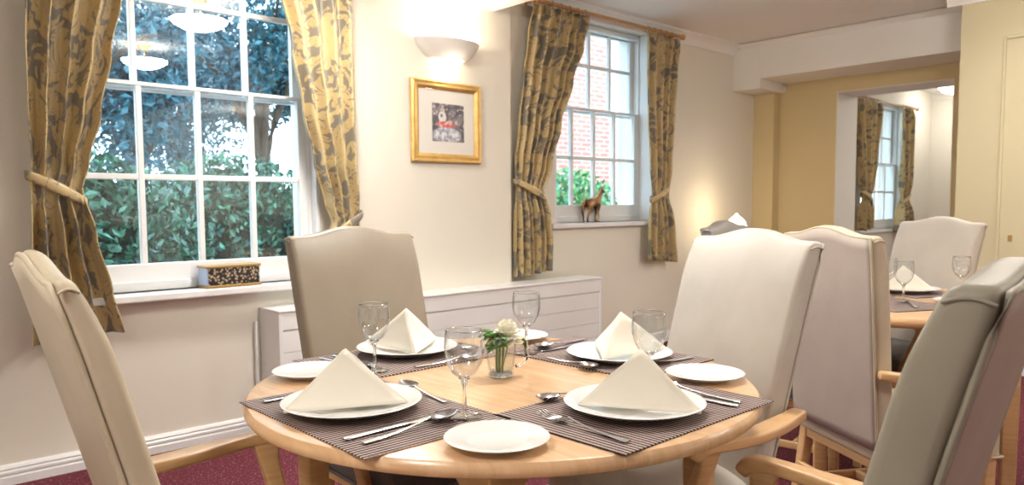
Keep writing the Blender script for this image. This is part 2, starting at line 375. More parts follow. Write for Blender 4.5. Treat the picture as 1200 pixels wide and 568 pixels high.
# ------------------------------------------------------------------ curtains
def interp(tab, z):
    tab = sorted(tab)
    if z <= tab[0][0]: return tab[0][1:]
    for a, b in zip(tab, tab[1:]):
        if z <= b[0]:
            f = (z-a[0])/(b[0]-a[0]); f = f*f*(3-2*f)
            return [p+(q-p)*f for p, q in zip(a[1:], b[1:])]
    return tab[-1][1:]
def curtain(label, tab, y, folds, amp, ztie, seed, tie_dir=1, zt=None, full=.85):
    rnd = random.Random(seed); zb = min(t_[0] for t_ in tab); zt = max(t_[0] for t_ in tab)
    NS, NZ = folds*16, 70; ph = rnd.random()*6
    cxm = sum(interp(tab, ztie))/2; root = thing('curtain', label, 'curtain', (cxm, y, zb))
    V = []; UV = []; F = []
    offs = [rnd.uniform(-.35, .35) for _ in range(12)]
    for j in range(NZ+1):
        z = zb+(zt-zb)*j/NZ; xl, xr = interp(tab, z)
        near = math.exp(-((z-ztie)/.10)**2); below = 1 if z < ztie else 0
        A = amp*(1-.62*near)*(1+.25*below*(1-near))
        if zt-z < .10: A *= .55+.45*(zt-z)/.10
        for i in range(NS+1):
            s = i/NS
            ws = s+.018*sin(s*9+offs[1]*6+z*1.6)*sin(pi*s)
            wob = ph+offs[2]*3*sin(z*1.9+offs[3]*5)+.5*sin(3.1*s+z*.8)
            a = 2*pi*folds*ws+wob
            yy = y-A*(sin(a)+.32*sin(2*a+offs[4]*4)+.25*sin(.5*a+1.3))
            xx = xl+(xr-xl)*(s+.28/folds*cos(a)*.45*sin(pi*s)**.5)
            # cloth pulled slantwise toward the tie
            zz = z+(.03*(s-.5)*tie_dir if z < ztie else 0)
            V.append((xx-cxm, yy-y, zz-zb)); UV.append((s*full, z))
    for j in range(NZ):
        for i in range(NS): q = j*(NS+1)+i; F.append((q, q+1, q+NS+2, q+NS+1))
    obj('cloth', (V, F), 'damask', root, solid=.004, uv=UV, ang=180)
    # tie-back: a shaped band round the gathered cloth, rising to its wall hook
    xl, xr = interp(tab, ztie); xl -= .008; xr += .008; n = 48; V = []; F = []; UV = []
    cx, rx, ry = (xl+xr)/2-cxm, (xr-xl)/2+.006, amp*.75+.016
    for i in range(n+1):
        a = 2*pi*i/n; dz = .055*cos(a)*(-tie_dir)
        for k in range(5):
            zz = ztie-zb+dz+(-.026+.013*k)*(1-.35*abs(cos(a))); bul = .004*(1-((k-2)/2)**2)
            V.append((cx+(rx+bul)*cos(a), (ry+bul)*sin(a), zz)); UV.append((a*.09+.3, zz*1.0+.11))
    for i in range(n):
        for k in range(4): q = i*5+k; F.append((q, q+5, q+6, q+1))
    obj('tieback', (V, F), 'damask', root, solid=.005, uv=UV, ang=180)
    return root
def rod(label, x0, x1, y, z, rings, wall, rr=.013, hooks=()):
    r = thing('curtain_pole', label, 'curtain pole', ((x0+x1)/2, y, z)); c = (x0+x1)/2
    obj('pole', tube([(x0-c, 0, 0), (x1-c, 0, 0)], rr, 16), 'rodwood', r)
    for s, x in ((-1, x0-c), (1, x1-c)):
        obj('finial', [ball((x+s*.022, 0, 0), .024, 16, 10), lathe([(.017, -.004), (.019, 0), (.017, .004)], 16, (0, 0, 0)) and ball((x+s*.002, 0, 0), .018, 12, 6)], 'rodwood', r)
    for x in (x0+.07-c, x1-.07-c):
        obj('bracket', [tube([(x, wall-y, 0), (x, 0, 0)], .008, 10), ball((x, wall-y-.004, 0), .022, 12, 6)], 'rodwood', r)
    V, F = [], []
    for i in range(20):
        a = 2*pi*i/20
        for j in range(8):
            b = 2*pi*j/8; V.append((.0035*sin(b), (.020+.0035*cos(b))*cos(a), (.020+.0035*cos(b))*sin(a)-.006))
    for i in range(20):
        for j in range(8): F.append((i*8+j, i*8+(j+1) % 8, ((i+1) % 20)*8+(j+1) % 8, ((i+1) % 20)*8+j))
    first = None
    for x in rings:
        if first is None: first = o = obj('ring', (V, F), 'rodwood', r)
        else: o = first.copy(); COL.objects.link(o); o.parent = r
        o.location = (x-c, 0, 0)
    return r
yc = 3.455
curtain('damask curtain left of the large garden window, falling behind the cream leather chair', [(.575, .593, .922), (.75, .598, .885), (.98, .61, .835), (1.18, .62, .80), (1.30, .625, .825), (1.5, .62, .875), (1.75, .622, .925), (1.98, .632, .972), (2.21, .64, 1.0)], yc, 4, .032, 1.19, 3, 1)
curtain('damask curtain at the right of the large garden window, above the taupe chair', [(.645, 1.82, 2.12), (.80, 1.86, 2.11), (1.03, 1.945, 2.10), (1.13, 1.915, 2.10), (1.35, 1.86, 2.085), (1.6, 1.80, 2.075), (1.9, 1.745, 2.07), (2.21, 1.68, 2.07)], yc, 4, .030, 1.02, 5, -1)
rod('wooden curtain pole above the large garden window', .55, 2.18, yc, 2.232, [.66+.065*i for i in range(6)]+[1.72+.065*i for i in range(6)], YW)
y2 = 3.53
curtain('wide left-hand damask curtain of the smaller window beside the gilt picture', [(.66, 3.30, 3.60), (.85, 3.295, 3.605), (1.02, 3.30, 3.585), (1.20, 3.305, 3.55), (1.38, 3.305, 3.61), (1.65, 3.34, 3.70), (1.95, 3.38, 3.82), (2.2, 3.42, 3.93), (2.415, 3.465, 4.0)], y2, 6, .026, 1.21, 11, 1, full=1.0)
curtain('narrow right-hand damask curtain of the smaller window, nearest the corner of the room', [(.67, 4.69, 5.02), (.9, 4.70, 4.99), (1.2, 4.735, 4.94), (1.4, 4.72, 4.95), (1.8, 4.68, 4.98), (2.15, 4.66, 5.01), (2.41, 4.65, 5.06)], y2, 4, .024, 1.20, 13, -1)
rod('wooden curtain pole above the smaller window beside the beam', 3.40, 5.10, y2, 2.435, [3.48+.08*i for i in range(7)]+[4.67+.075*i for i in range(5)], YW2)
y3 = 3.5
curtain('left-hand damask curtain seen through the opening into the next room', [(.82, 8.55, 8.74), (1.2, 8.55, 8.76), (1.6, 8.45, 8.85), (2.25, 8.3, 8.96)], y3, 4, .04, 1.18, 21, 1)
curtain('right-hand damask curtain seen through the opening into the next room', [(.75, 9.62, 9.98), (1.2, 9.68, 9.9), (1.6, 9.64, 9.93), (2.25, 9.60, 9.96)], y3, 4, .04, 1.18, 23, -1)
rod('wooden curtain pole in the next room', 8.2, 10.08, y3, 2.275, [8.35+.1*i for i in range(6)]+[9.62+.08*i for i in range(5)], 3.6)

# ------------------------------------------------------------------ chairs
LEAN_REF = math.tan(radians(14.5))
def topz(u):   # u -1..1 : shoulders then a shallow camel hump
    a = abs(u); s = max(0, min(1, (a-.05)/.68)); s = s*s*(3-2*s)
    return 1.052-.028*s-.003*max(0, (a-.6)/.4)
def make_chair(label, leath, rear, seatm, loc, rz, tall=.0, th=.052, lean=14.5, hump=.85, bs=.0):
    r = thing('dining_chair', label, 'chair', loc, rz)
    hw, zb = .225, .385; LEAN = math.tan(radians(lean))
    topz_ = lambda u: 1.021+(topz(u)-1.021)*hump
    NU, NV = 28, 26
    yr = lambda z: bs-.304+LEAN_REF*.35-LEAN*(z-.45)          # rear plane
    def hwz(z): return hw*(.97+.03*min(1, (z-.4)/.5))
    def pt(u, v, side):
        zt_ = topz_(u)+tall; z = zb+(zt_-zb)*v; x = u*hwz(z)
        pf = (1-u**4)*(1-(2*v-1)**6)
        k = max(0, (z-.90)/(zt_-.90)); curl = .018*k*k
        if side: y = yr(z)+th+.006*pf-curl          # front, rolled back at the top
        else: y = yr(z)-.002*pf-curl*.25
        return (x, y, z)
    V = []; F = []
    for side in (0, 1):
        for j in range(NV+1):
            for i in range(NU+1): V.append(pt(2*i/NU-1, j/NV, side))
    n1 = (NU+1)*(NV+1); id_ = lambda s, i, j: s*n1+j*(NU+1)+i
    for j in range(NV):
        for i in range(NU):
            F.append((id_(0, i, j), id_(0, i+1, j), id_(0, i+1, j+1), id_(0, i, j+1))); F.append((id_(1, i, j), id_(1, i, j+1), id_(1, i+1, j+1), id_(1, i+1, j)))
    for j in range(NV):
        for i in (0, NU): F.append((id_(0, i, j), id_(0, i, j+1), id_(1, i, j+1), id_(1, i, j)))
    for i in range(NU):
        for j in (0, NV): F.append((id_(0, i, j), id_(0, i+1, j), id_(1, i+1, j), id_(1, i, j)))
    b = obj('backrest', (V, F), leath, r, bevel=.013, seg=4, smooth='soft')
    # rear upholstered panel with piping round it
    def rp(i, j):
        u = (2*i-1)*.955; x, y, z = pt(u, .008+.978*j, 0); return (x, y-.0045-.002*(1-u**6), z)
    obj('rear_panel', grid(rp, 24, 20), rear, b, solid=.004, ang=180)
    path = [pt(-.965, v, 0) for v in [i/14*.985+.005 for i in range(15)]]+[pt(-.965+1.93*i/24, .99, 0) for i in range(1, 24)]+[pt(.965, v, 0) for v in [(14-i)/14*.985+.005 for i in range(15)]]
    path = [(x, y-.004, z) for x, y, z in path]
    obj('piping', tube(path, .0042, 8), leath, b, ang=180)
    # stitched seams where the top panel meets the sides
    for s in (-1, 1):
        P = []
        for k in range(9):
            f = k/8; x, y0_, z = pt(s*1.0, .978, 0); x, y1_, z = pt(s*1.0, .978, 1)
            P.append((x+s*.0012, y0_+(y1_-y0_)*(.04+.92*f), z-.004+.006*sin(pi*f)))
        obj('seam', tube(P, .0022, 6), leath, b, ang=180)
    # seat
    def seatfn(z0, z1, puff, w0, w1, ya, yb_):
        V = []; n = 16
        for lev in (0, 1):
            for j in range(n+1):
                for i in range(n+1):
                    fx, fy = 2*i/n-1, j/n; wv = w0+(w1-w0)*fy; bow = .02*(1-fx*fx)*fy**6
                    z = (z1+puff*(1-fx**4)*(1-(2*fy-1)**4)) if lev else z0
                    V.append((fx*wv, ya+(yb_-ya)*fy+bow, z))
        m = (n+1)**2; g = lambda l, i, j: l*m+j*(n+1)+i; F = []
        for j in range(n):
            for i in range(n): F.append((g(1, i, j), g(1, i+1, j), g(1, i+1, j+1), g(1, i, j+1))); F.append((g(0, i, j), g(0, i, j+1), g(0, i+1, j+1), g(0, i+1, j)))
        for k in range(n):
            for e in (0, n): F.append((g(0, k, e), g(0, k+1, e), g(1, k+1, e), g(1, k, e))); F.append((g(0, e, k), g(0, e, k+1), g(1, e, k+1), g(1, e, k)))
        return V, F
    s_ = obj('seat', seatfn(.345, .455, .022, .214, .228, -.20, .195), seatm, r, bevel=.016, seg=4, smooth='soft')
    P = [(-.218, -.19, .352), (-.230, .188, .352)]+[(-.228+.456*i/12, .199+.02*(1-((i-6)/6)**2), .352) for i in range(13)]+[(.230, .188, .352), (.218, -.19, .352)]
    obj('piping', tube(P, .004, 6), seatm, s_, ang=180)
    # skirt of upholstery below the rear
    obj('seat_rail', [box(-.205, .205, .155, .178, .318, .346), box(-.21, -.187, -.19, .17, .318, .346), box(.187, .21, -.19, .17, .318, .346), box(-.2, .2, -.19, -.165, .318, .346)], 'beech', r, bevel=.003)
    # legs
    for sx in (-1, 1):
        obj('leg', sweep([(sx*.200, .170, .35), (sx*.200, .170, .2), (sx*.200, .172, 0)], lambda i, t: rsec(.040-.008*t, .040-.008*t)), 'beech', r)
        obj('leg', sweep([(sx*.195, -.175, .35), (sx*.195, -.195, .2), (sx*.195, -.235, 0)], lambda i, t: rsec(.038-.006*t, .038-.006*t)), 'beech', r)
    obj('stretcher', [sweep([(-.197, -.20, .165), (-.197, .170, .165)], lambda i, t: rsec(.018, .030)), sweep([(.197, -.20, .165), (.197, .170, .165)], lambda i, t: rsec(.018, .030)),
                      sweep([(-.197, .02, .165), (.197, .02, .165)], lambda i, t: rsec(.018, .028)), sweep([(-.197, -.203, .215), (.197, -.203, .215)], lambda i, t: rsec(.018, .028))], 'beech', r)
    # arms: flattened rail with scrolled paddle, and its bowed front support
    for s in (-1, 1):
        p = bez((s*.238, -.240, .624), (s*.275, -.14, .612), (s*.325, -.01, .608), (s*.322, .065, .612), 14)+bez((s*.322, .065, .612), (s*.321, .095, .614), (s*.322, .118, .614), (s*.317, .132, .588), 6)[1:]
        def sec(i, t):
            wd = .036+.020*math.exp(-((t-.30)/.22)**2)+.008*math.exp(-((t-.86)/.12)**2); hh = .027+.006*math.exp(-((t-.9)/.1)**2)
            return rsec(wd, hh, 4, .45)
        a = obj('armrest', sweep(p, sec), 'beech', r, sub=1)
        q = bez((s*.315, .085, .600), (s*.312, .080, .53), (s*.255, .110, .48), (s*.246, .115, .36), 12)
        obj('arm_support', sweep(q, lambda i, t: rsec(.026, .048-.010*sin(pi*t)+.016*max(0, 1-t*6)**2, 4, .5), upv=Vector((0, 1, 0))), 'beech', a)
    return r
def face(dx, dy): return atan2(dy, dx)-pi/2      # chair local +Y looks along (dx,dy)
make_chair('cream leather dining chair on the far left, seen from behind against the window wall', 'cream_l', 'cream_l', 'cream_l', (.584, 1.228, 0), face(.997, -.073), .004, .036)
make_chair('grey-green leather dining chair in the right foreground, with a brown rear panel', 'olive_l', 'rear_fab2', 'olive_l', (.998, .588, 0), face(-.104, .995), .010, .062, 14.5, .45)
make_chair('taupe leather dining chair facing the camera between the two windows', 'taupe_l', 'taupe_l', 'grey_l', (1.27, 1.797, 0), face(0, -1))
make_chair('ivory leather dining chair facing the table at its right side', 'white_l', 'white_l', 'white_l', (1.52, 1.115, 0), face(-.94, .34), bs=.05)
make_chair('mushroom dining chair seen square from behind, pulled up to the far table', 'cream_l', 'rear_fab', 'cream_l', (2.516, .918, 0), face(.85, -.52), -.004, .050, 4)
make_chair('pale cream dining chair beyond the far table, in front of the opening', 'white_l', 'white_l', 'grey_l', (3.575, 1.37, 0), face(-.9, .42))
make_chair('grey-green dining chair at the right edge, only seat and legs in view', 'olive_l', 'olive_l', 'olive_l', (3.30, .45, 0), face(-.05, 1))
make_chair('grey dining chair of which only the top shows behind the ivory chair', 'grey_top', 'grey_top', 'grey_l', (2.96, 1.43, 0), face(.18, -.98), -.006)

# ------------------------------------------------------------------ tables
def make_table(label, c, rz):
    r = thing('dining_table', label, 'table', (c[0], c[1], 0), rz)
    R = .54
    prof = [(0, .702), (R-.03, .702), (R-.010, .7025), (R-.003, .706), (R, .712), (R, .717), (R-.002, .723), (R-.007, .7285), (R-.013, .730), (0, .730)]
    obj('tabletop', lathe(prof, 128), 'beech_top', r, ang=30)
    H = .31
    for k in range(4):      # arched apron sides, a curve springing from every leg
        a = pi/2*k; n = 24; V = []
        for yy in (H-.012, H+.010):
            for i in range(n+1):
                x = -H+2*H*i/n; e = abs(x)/H; drop = .030+.10*max(0, (e-.60)/.40)**2
                V += [(x, yy, .702), (x, yy, .694-drop)]
        m = 2*(n+1); F = []
        for i in range(n):
            q = 2*i; F += [(q, q+2, q+3, q+1), (m+q, m+q+1, m+q+3, m+q+2), (q+1, q+3, m+q+3, m+q+1), (q, m+q, m+q+2, q+2)]
        F += [(0, 1, m+1, m), (2*n, m+2*n, m+2*n+1, 2*n+1)]
        obj('apron', move((V, F), rz=a), 'beech', r, bevel=.002, seg=2)
    for sx, sy in ((-1, -1), (1, -1), (1, 1), (-1, 1)):
        obj('leg', sweep([(sx*(H-.008), sy*(H-.008), .702), (sx*(H-.008), sy*(H-.008), 0)], lambda i, t: rsec(.056-.010*t, .056-.010*t, 4, .3)), 'beech', r, ang=30)
    return r
T1 = (1.0888, 1.2078); T2 = (3.13, 1.12)
make_table('round beech dining table in the foreground, laid for four', T1, 0)
make_table('second round beech table further back, behind the grey-green chair', T2, radians(28))
ZT = .7302

# ------------------------------------------------------------------ tableware prototypes
def plate_mesh(R, h, well):
    k = R
    return lathe([(0, .004), (well*.8, .004), (well*.82, 0), (well*.9, 0), (well*.94, .004), (well*1.05, .0065), (R-.008, h-.004), (R-.001, h-.0012), (R, h), (R-.0015, h+.0012), (R-.006, h+.0004), (well*1.08, .0105), (well*.96, .0078), (well*.85, .0068), (0, .0066)], 72)
def wine_glass(label, loc, s=1.0, g=None):
    r = thing('wine_glass', label, 'wine glass', loc, 0, g); r.scale = (s, s, s)
    obj('bowl', lathe([(.003, .068), (.010, .070), (.022, .080), (.031, .096), (.0355, .115), (.036, .130), (.0345, .148), (.0330, .157), (.0322, .157), (.0337, .146), (.0350, .130), (.0345, .115), (.030, .097), (.021, .0815), (.009, .0725), (0, .0715)], 48), 'glass', r, ang=180)
    obj('rim', lathe([(.0322, .1568), (.0326, .1580), (.0331, .1568), (.0326, .1560), (.0322, .1568)], 48), 'sglass', r, ang=180)
    obj('stem', lathe([(0, .004), (.006, .0045), (.0042, .010), (.0035, .03), (.0036, .055), (.006, .066), (.011, .0705), (0, .0735)], 24), 'sglass', r, ang=180)
    obj('foot', lathe([(0, .0005), (.031, .0005), (.032, .0012), (.031, .0020), (.018, .0032), (.006, .0060), (0, .0062)], 48), 'glass', r, ang=180)
    return r
def knife_mesh():
    P = []
    V = []; n = 30; L = .225
    for i in range(n+1):
        t_ = i/n; y = -L/2+L*t_
        if t_ < .52: w_ = .0065+.0022*cos(pi*min(1, t_/.12)*1)*0+.0012*(1-t_/.52); h = .0042
        elif t_ < .58: w_ = .0062; h = .0032
        else:
            q = (t_-.58)/.42; w_ = .0088*(1-q**6)*1+.0004; h = .0016
        x0 = 0 if t_ < .55 else .0012
        if t_ < .04: w_ *= .6+.4*t_/.04
        for a, b in rsec(2*w_, 2*h*.6, 3, .7): V.append((x0+a, y, .003+b))
    m = 12; F = [(i*m+j, i*m+(j+1) % m, (i+1)*m+(j+1) % m, (i+1)*m+j) for i in range(n) for j in range(m)]+[tuple(range(m)), tuple(n*m+j for j in range(m))]
    return V, F
def handle(L0, L1, n=16, neck=.0022):
    V = []
    for i in range(n+1):
        t_ = i/n; y = L0+(L1-L0)*t_; w_ = neck+.0052*(1-t_)**1.3+.0010*math.exp(-((t_-.0)/.1)**2); z = .003+.010*t_**3
        if t_ < .04: w_ *= .7
        for a, b in rsec(2*w_, .0032, 3, .7): V.append((a, y, z+b))
    m = 12; return V, [(i*m+j, i*m+(j+1) % m, (i+1)*m+(j+1) % m, (i+1)*m+j) for i in range(n) for j in range(m)]+[tuple(range(m)), tuple(n*m+j for j in range(m))]
def spoon_mesh(s=1):
    h = handle(-.10, .045)
    def bowl(u, v):
        a = 2*pi*u; r = v
        y = .075+.033*r*cos(a); wd = .021*(1+.12*cos(a+pi)); x = wd*r*sin(a)
        z = .0135-.0115*(1-r*r)+.001*cos(a)*r
        return (x, y, z)
    V, F = grid(bowl, 28, 8)
    V2 = [(x, y, z-.0013) for x, y, z in V]; o = len(V)
    rim = [(8*29+i, 8*29+i+1, o+8*29+i+1, o+8*29+i) for i in range(28)]
    return [move(h, s=s), move((V+V2, F+[tuple(q+o for q in f[::-1]) for f in F]+rim), s=s)]
def fork_mesh():
    h = handle(-.10, .035); P = [h]
    def root(u, v):
        x = (u-.5)*2*(.0026+.0094*min(1, v*1.5)**1.2); y = .033+.030*v; z = .012-.006*sin(v*pi*.6)
        return (x, y, z)
    V, F = grid(root, 8, 8); o = len(V); V2 = [(x, y, z-.0016) for x, y, z in V]
    P.append((V+V2, F+[tuple(q+o for q in f) for f in F]))
    for k in range(4):
        x = -.0102+.0068*k
        P.append(sweep([(x, .060, .0065), (x, .075, .0045), (x, .090, .0055), (x*.97, .104, .0105)], lambda i, t: rsec(.0034-.0014*t, .0018, 2, .7)))
    return P
def napkin_mesh():
    A = Vector((0, -.012, .098)); Fr = Vector((0, .108, 0)); parts = []
    def tri(a, b, c, bulge, n=14, tw=0):
        nrm = (b-a).cross(c-a).normalized(); V = []; idx = {}
        for i in range(n+1):
            for j in range(n+1-i):
                u, v = i/n, j/n; w_ = 1-u-v; p = a*w_+b*u+c*v
                p = p+nrm*(bulge*27*u*v*w_+.0012*sin(9*u+5*v)); idx[(i, j)] = len(V); V.append(tuple((p.x, p.y, max(p.z, 0))))
        F = []
        for i in range(n):
            for j in range(n-i):
                F.append((idx[(i, j)], idx[(i+1, j)], idx[(i, j+1)]))
                if j < n-i-1: F.append((idx[(i+1, j)], idx[(i+1, j+1)], idx[(i, j+1)]))
        return V, F
    for s in (-1, 1):
        S = Vector((s*.100, -.088, 0))
        parts.append(tri(A, Fr, S, .003*s))
        parts.append(tri(A*1.0+Vector((0, -.004, -.002)), Fr+Vector((0, -.006, 0)), S+Vector((-s*.010, -.006, 0)), .0*s))
        parts.append(tri(A+Vector((0, -.003, -.003)), S+Vector((-s*.004, -.002, 0)), Vector((s*.030, .0, 0)), -.004*s))   # turned-in rear fold
    return parts
def place(o, loc, rz): o.location = loc; o.rotation_euler = (0, 0, rz); return o
PM = {}
def item(key, name, build, label, cat, loc, rz, group=None):
    """first use builds, later uses share the mesh"""
    if key not in PM: o = build(); PM[key] = o
    else: o = PM[key].copy(); COL.objects.link(o)
    o.name = name; place(o, loc, rz); return tag(o, label, cat, group)
def placemat(label, loc, rz, group=None):
    return item('mat', 'placemat', lambda: obj('placemat', box(-.2275, .2275, -.152, .152, 0, .0028), 'mat', None, bevel=.0008, seg=1), label, 'placemat', loc, rz, group)
MZ = ZT+.0030
def setting(side, ang, jit, glasspos=None, cut=True):
    """canonical place: diner to the south of the table centre looking +Y, turned by ang about the centre"""
    rnd = random.Random(jit)
    def W(x, y, z=0): c, s = cos(ang), sin(ang); return (T1[0]+c*x-s*y, T1[1]+s*x+c*y, z)
    placemat('woven brown striped placemat %s' % side['mat'], W(.018, -.353, ZT), ang, 'placemats on the near table')
    item('plate', 'dinner_plate', lambda: obj('dinner_plate', plate_mesh(.130, .019, .085), 'china', ang=50), 'large white dinner plate %s' % side['plate'], 'plate', W(side.get('px', 0), side.get('py', -.360), MZ), ang, 'dinner plates on the near table')
    item('bread', 'side_plate', lambda: obj('side_plate', plate_mesh(.085, .015, .052), 'china', ang=50), 'small white side plate %s' % side['bread'], 'plate', W(side['bp'][0], side['bp'][1], ZT), ang, 'side plates on the near table')
    item('nap', 'napkin', lambda: obj('napkin', napkin_mesh(), 'linen', solid=.0022, ang=180), 'cream napkin folded into a pyramid %s' % side['nap'], 'napkin', W(side.get('px', 0), side.get('py', -.360), MZ+.0150), ang+side.get('nr', 0), 'napkins on the near table')
    item('fork', 'fork', lambda: obj('fork', fork_mesh(), 'steel'), 'steel fork %s' % side['fork'], 'fork', W(-.158, -.375, MZ), ang+radians(rnd.uniform(-6, -2)), 'cutlery on the near table')
    item('knife', 'knife', lambda: obj('knife', knife_mesh(), 'steel'), 'steel table knife %s' % side['knife'], 'knife', W(.146, -.372, MZ), ang+radians(rnd.uniform(-1, 3)), 'cutlery on the near table')
    item('spoon', 'soup_spoon', lambda: obj('soup_spoon', spoon_mesh(), 'steel'), 'steel soup spoon %s' % side['spoon'], 'spoon', W(.178, -.372, MZ), ang+radians(rnd.uniform(2, 7)), 'cutlery on the near table')
    item('dspoon', 'dessert_spoon', lambda: obj('dessert_spoon', spoon_mesh(.86), 'steel'), 'steel dessert spoon %s' % side['ds'], 'spoon', W(-.005, -.212, MZ), ang+radians(84), 'cutlery on the near table')
    gx, gy = side['gp']
    gl = W(gx, gy, ZT if side.get('goff') else MZ)
    if 'g' not in PM: PM['g'] = wine_glass('stemmed wine glass %s' % side['glass'], gl)
    else: dup(PM['g'], gl, 0, 'stemmed wine glass %s' % side['glass'])
setting(dict(mat='under the left place setting, its corner at the left table edge', plate='at the left place, in front of the cream chair', bread='in the very front of the table, nearest the camera', nap='on the large plate at the left place', px=-.012, py=-.371,
             fork='with only its handle end showing left of the left-hand plate', knife='with its handle longest at the front left, beyond the spoon', spoon='with its bowl up beside the frontmost wine glass', ds='whose bowl shows behind the left-hand napkin',
             glass='standing frontmost, between the left plate and the flowers', gp=(.177, -.254), bp=(-.332, -.287), nr=radians(-52)) | dict(bread='at the back left behind the left-hand napkin'), -pi/2, 1)
setting(dict(mat='under the front right place setting, a corner pointing at the camera', plate='at the front right place', bread='in the very front of the table, nearest the camera', nap='on the plate at the front right place', py=-.359,
             fork='lying left of the front right plate with tines towards the flowers', knife='right of the front right plate, nearer the plate', spoon='right of the front right plate, beside the right-hand side plate', ds='whose bowl shows left of the front right napkin',
             glass='half hidden behind the front right napkin', gp=(.156, -.275), bp=(-.311, -.328), nr=radians(57)), 0, 2)
setting(dict(mat='under the back right place setting, in front of the ivory chair', plate='at the back right place, in front of the ivory chair', bread='at the right table edge before the ivory chair', nap='on the plate at the back right place', px=-.039, py=-.350,
             fork='lying right of the back right plate, ending under the side plate', knife='on the back right mat, nearest the plate on its left', spoon='on the back right mat with its bowl towards the window wall', ds='lying across the front of the back right plate',
             glass='standing furthest back, below the radiator', gp=(.165, -.228), bp=(-.302, -.321), nr=radians(19)), pi/2, 3)
setting(dict(mat='under the back left place setting, in front of the taupe chair', plate='at the back left place, in front of the taupe chair', bread='at the back of the table, behind the flowers', nap='on the plate at the back left place', px=-.017, py=-.390,
             fork='on the back left mat, to the right of its plate', knife='on the back left mat, left of its plate', spoon='on the back left mat, left of its knife', ds='lying across the front of the back left plate',
             glass='on the left in front of the back left plate', gp=(.166, -.257), bp=(-.36, -.335), nr=radians(-25)), pi, 4)

# posy of flowers
vx, vy = 1.103, 1.232
v_ = thing('flower_cup', 'small clear glass cup with a handle holding flowers, centre of the near table', 'vase', (vx, vy, ZT)); VS = 1.3; v_.scale = (VS,)*3
obj('cup', lathe([(0, .001), (.019, .001), (.022, .004), (.0235, .02), (.027, .062), (.0275, .066), (.0265, .066), (.0225, .022), (.020, .010), (0, .009)], 40), 'glass', v_, ang=180)
obj('base', lathe([(0, .001), (.0195, .001), (.0205, .006), (.018, .009), (0, .0095)], 32), 'sglass', v_, ang=180)
obj('water', lathe([(0, .010), (.0195, .010), (.0235, .036), (0, .036)], 32), 'water', v_, ang=60)
hd = [Vector((.0245*cos(-.5), .0245*sin(-.5), .056))]+bez((.028, -.014, .057), (.050, -.026, .060), (.048, -.025, .020), (.023, -.012, .016), 12)
obj('handle', tube(hd, .0028, 10), 'sglass', v_, ang=180)
def bloom(name, label, head, R, n, mat, base, seed):
    rnd = random.Random(seed); f = thing(name, label, 'flower', (vx, vy, ZT+.0132)); f.scale = (VS,)*3; hx = Vector(head); P = []
    for ring in range(6):
        m = n-ring*2; tilt = radians(-12+ring*19)
        for k in range(max(3, m)):
            a = 2*pi*k/max(3, m)+ring*.5+rnd.uniform(-.15, .15); ln = R*(1-.05*ring)*rnd.uniform(.9, 1.1); wd = ln*.42
            def pet(u, v):
                s = (u-.5)*2; w_ = wd*sin(pi*min(.97, .12+v*.8))**.7; rr = ln*v*cos(tilt*v**.6); zz = ln*v*sin(tilt)*1.0-.16*ln*v*v*(1-ring*.15)+.1*wd*(s*s)+.05*ln*sin(7*s+k)*v*v
                q = Vector((rr, s*w_*.9, zz)); return (hx.x+q.x*cos(a)-q.y*sin(a), hx.y+q.x*sin(a)+q.y*cos(a), hx.z+q.z*(1.0 if ring == 0 else 1.45))
            P.append(grid(pet, 6, 6))
    obj('petals', P, mat, f, solid=.0006, ang=180)
    b = Vector(base); obj('stem', tube(bez(b, b+Vector((0, 0, .02)), hx-Vector((0, 0, .03)), hx, 8), .0014, 8), 'stalk', f, ang=180)
    return f
bloom('white_flower', 'full white flower head in the small glass cup', (.008, -.010, .058), .027, 15, 'petal', (.004, 0, 0), 1)
bloom('white_flower', 'smaller creamy flower at the back of the glass cup', (.018, .010, .066), .017, 9, 'petal2', (.006, .004, 0), 2)
gf = thing('greenery_sprig', 'green leafy sprig to the left in the small glass cup', 'foliage', (vx, vy, ZT+.0132)); gf.scale = (VS,)*3; P = []; S = []
rnd = random.Random(5)
for k in range(24):
    a = rnd.uniform(1.5, 4.3); rr = rnd.uniform(.006, .020); zz = rnd.uniform(.040, .064); c = Vector((rr*cos(a), rr*sin(a), zz)); dd = Vector((cos(a), sin(a), rnd.uniform(-.3, .5))).normalized(); sd = dd.cross(Vector((0, 0, 1))).normalized(); L = rnd.uniform(.015, .024)
    P.append(grid(lambda u, v: tuple(c+dd*L*v+sd*(u-.5)*.013*sin(pi*min(.98, v+.03))+Vector((0, 0, .004*abs(u-.5)*2-.004*v*v))), 4, 6))
    if k % 3 == 0: S.append(tube(bez((.008*cos(a), .008*sin(a), 0), (.01*cos(a), .01*sin(a), .03), tuple(c-dd*.01), tuple(c), 8), .0011, 6))
obj('leaves', P, 'pleaf', gf, solid=.0005, ang=180); obj('stem', S, 'stalk', gf, ang=180)
# one drooping leaf over the rim on the right
obj('hanging_leaf', grid(lambda u, v: (.026+.016*sin(v*1.6)+.0, -.018+(u-.5)*.010*sin(pi*min(.98, v+.02)), .058-.035*v*v), 4, 8), 'pleaf', gf, solid=.0005, ang=180)

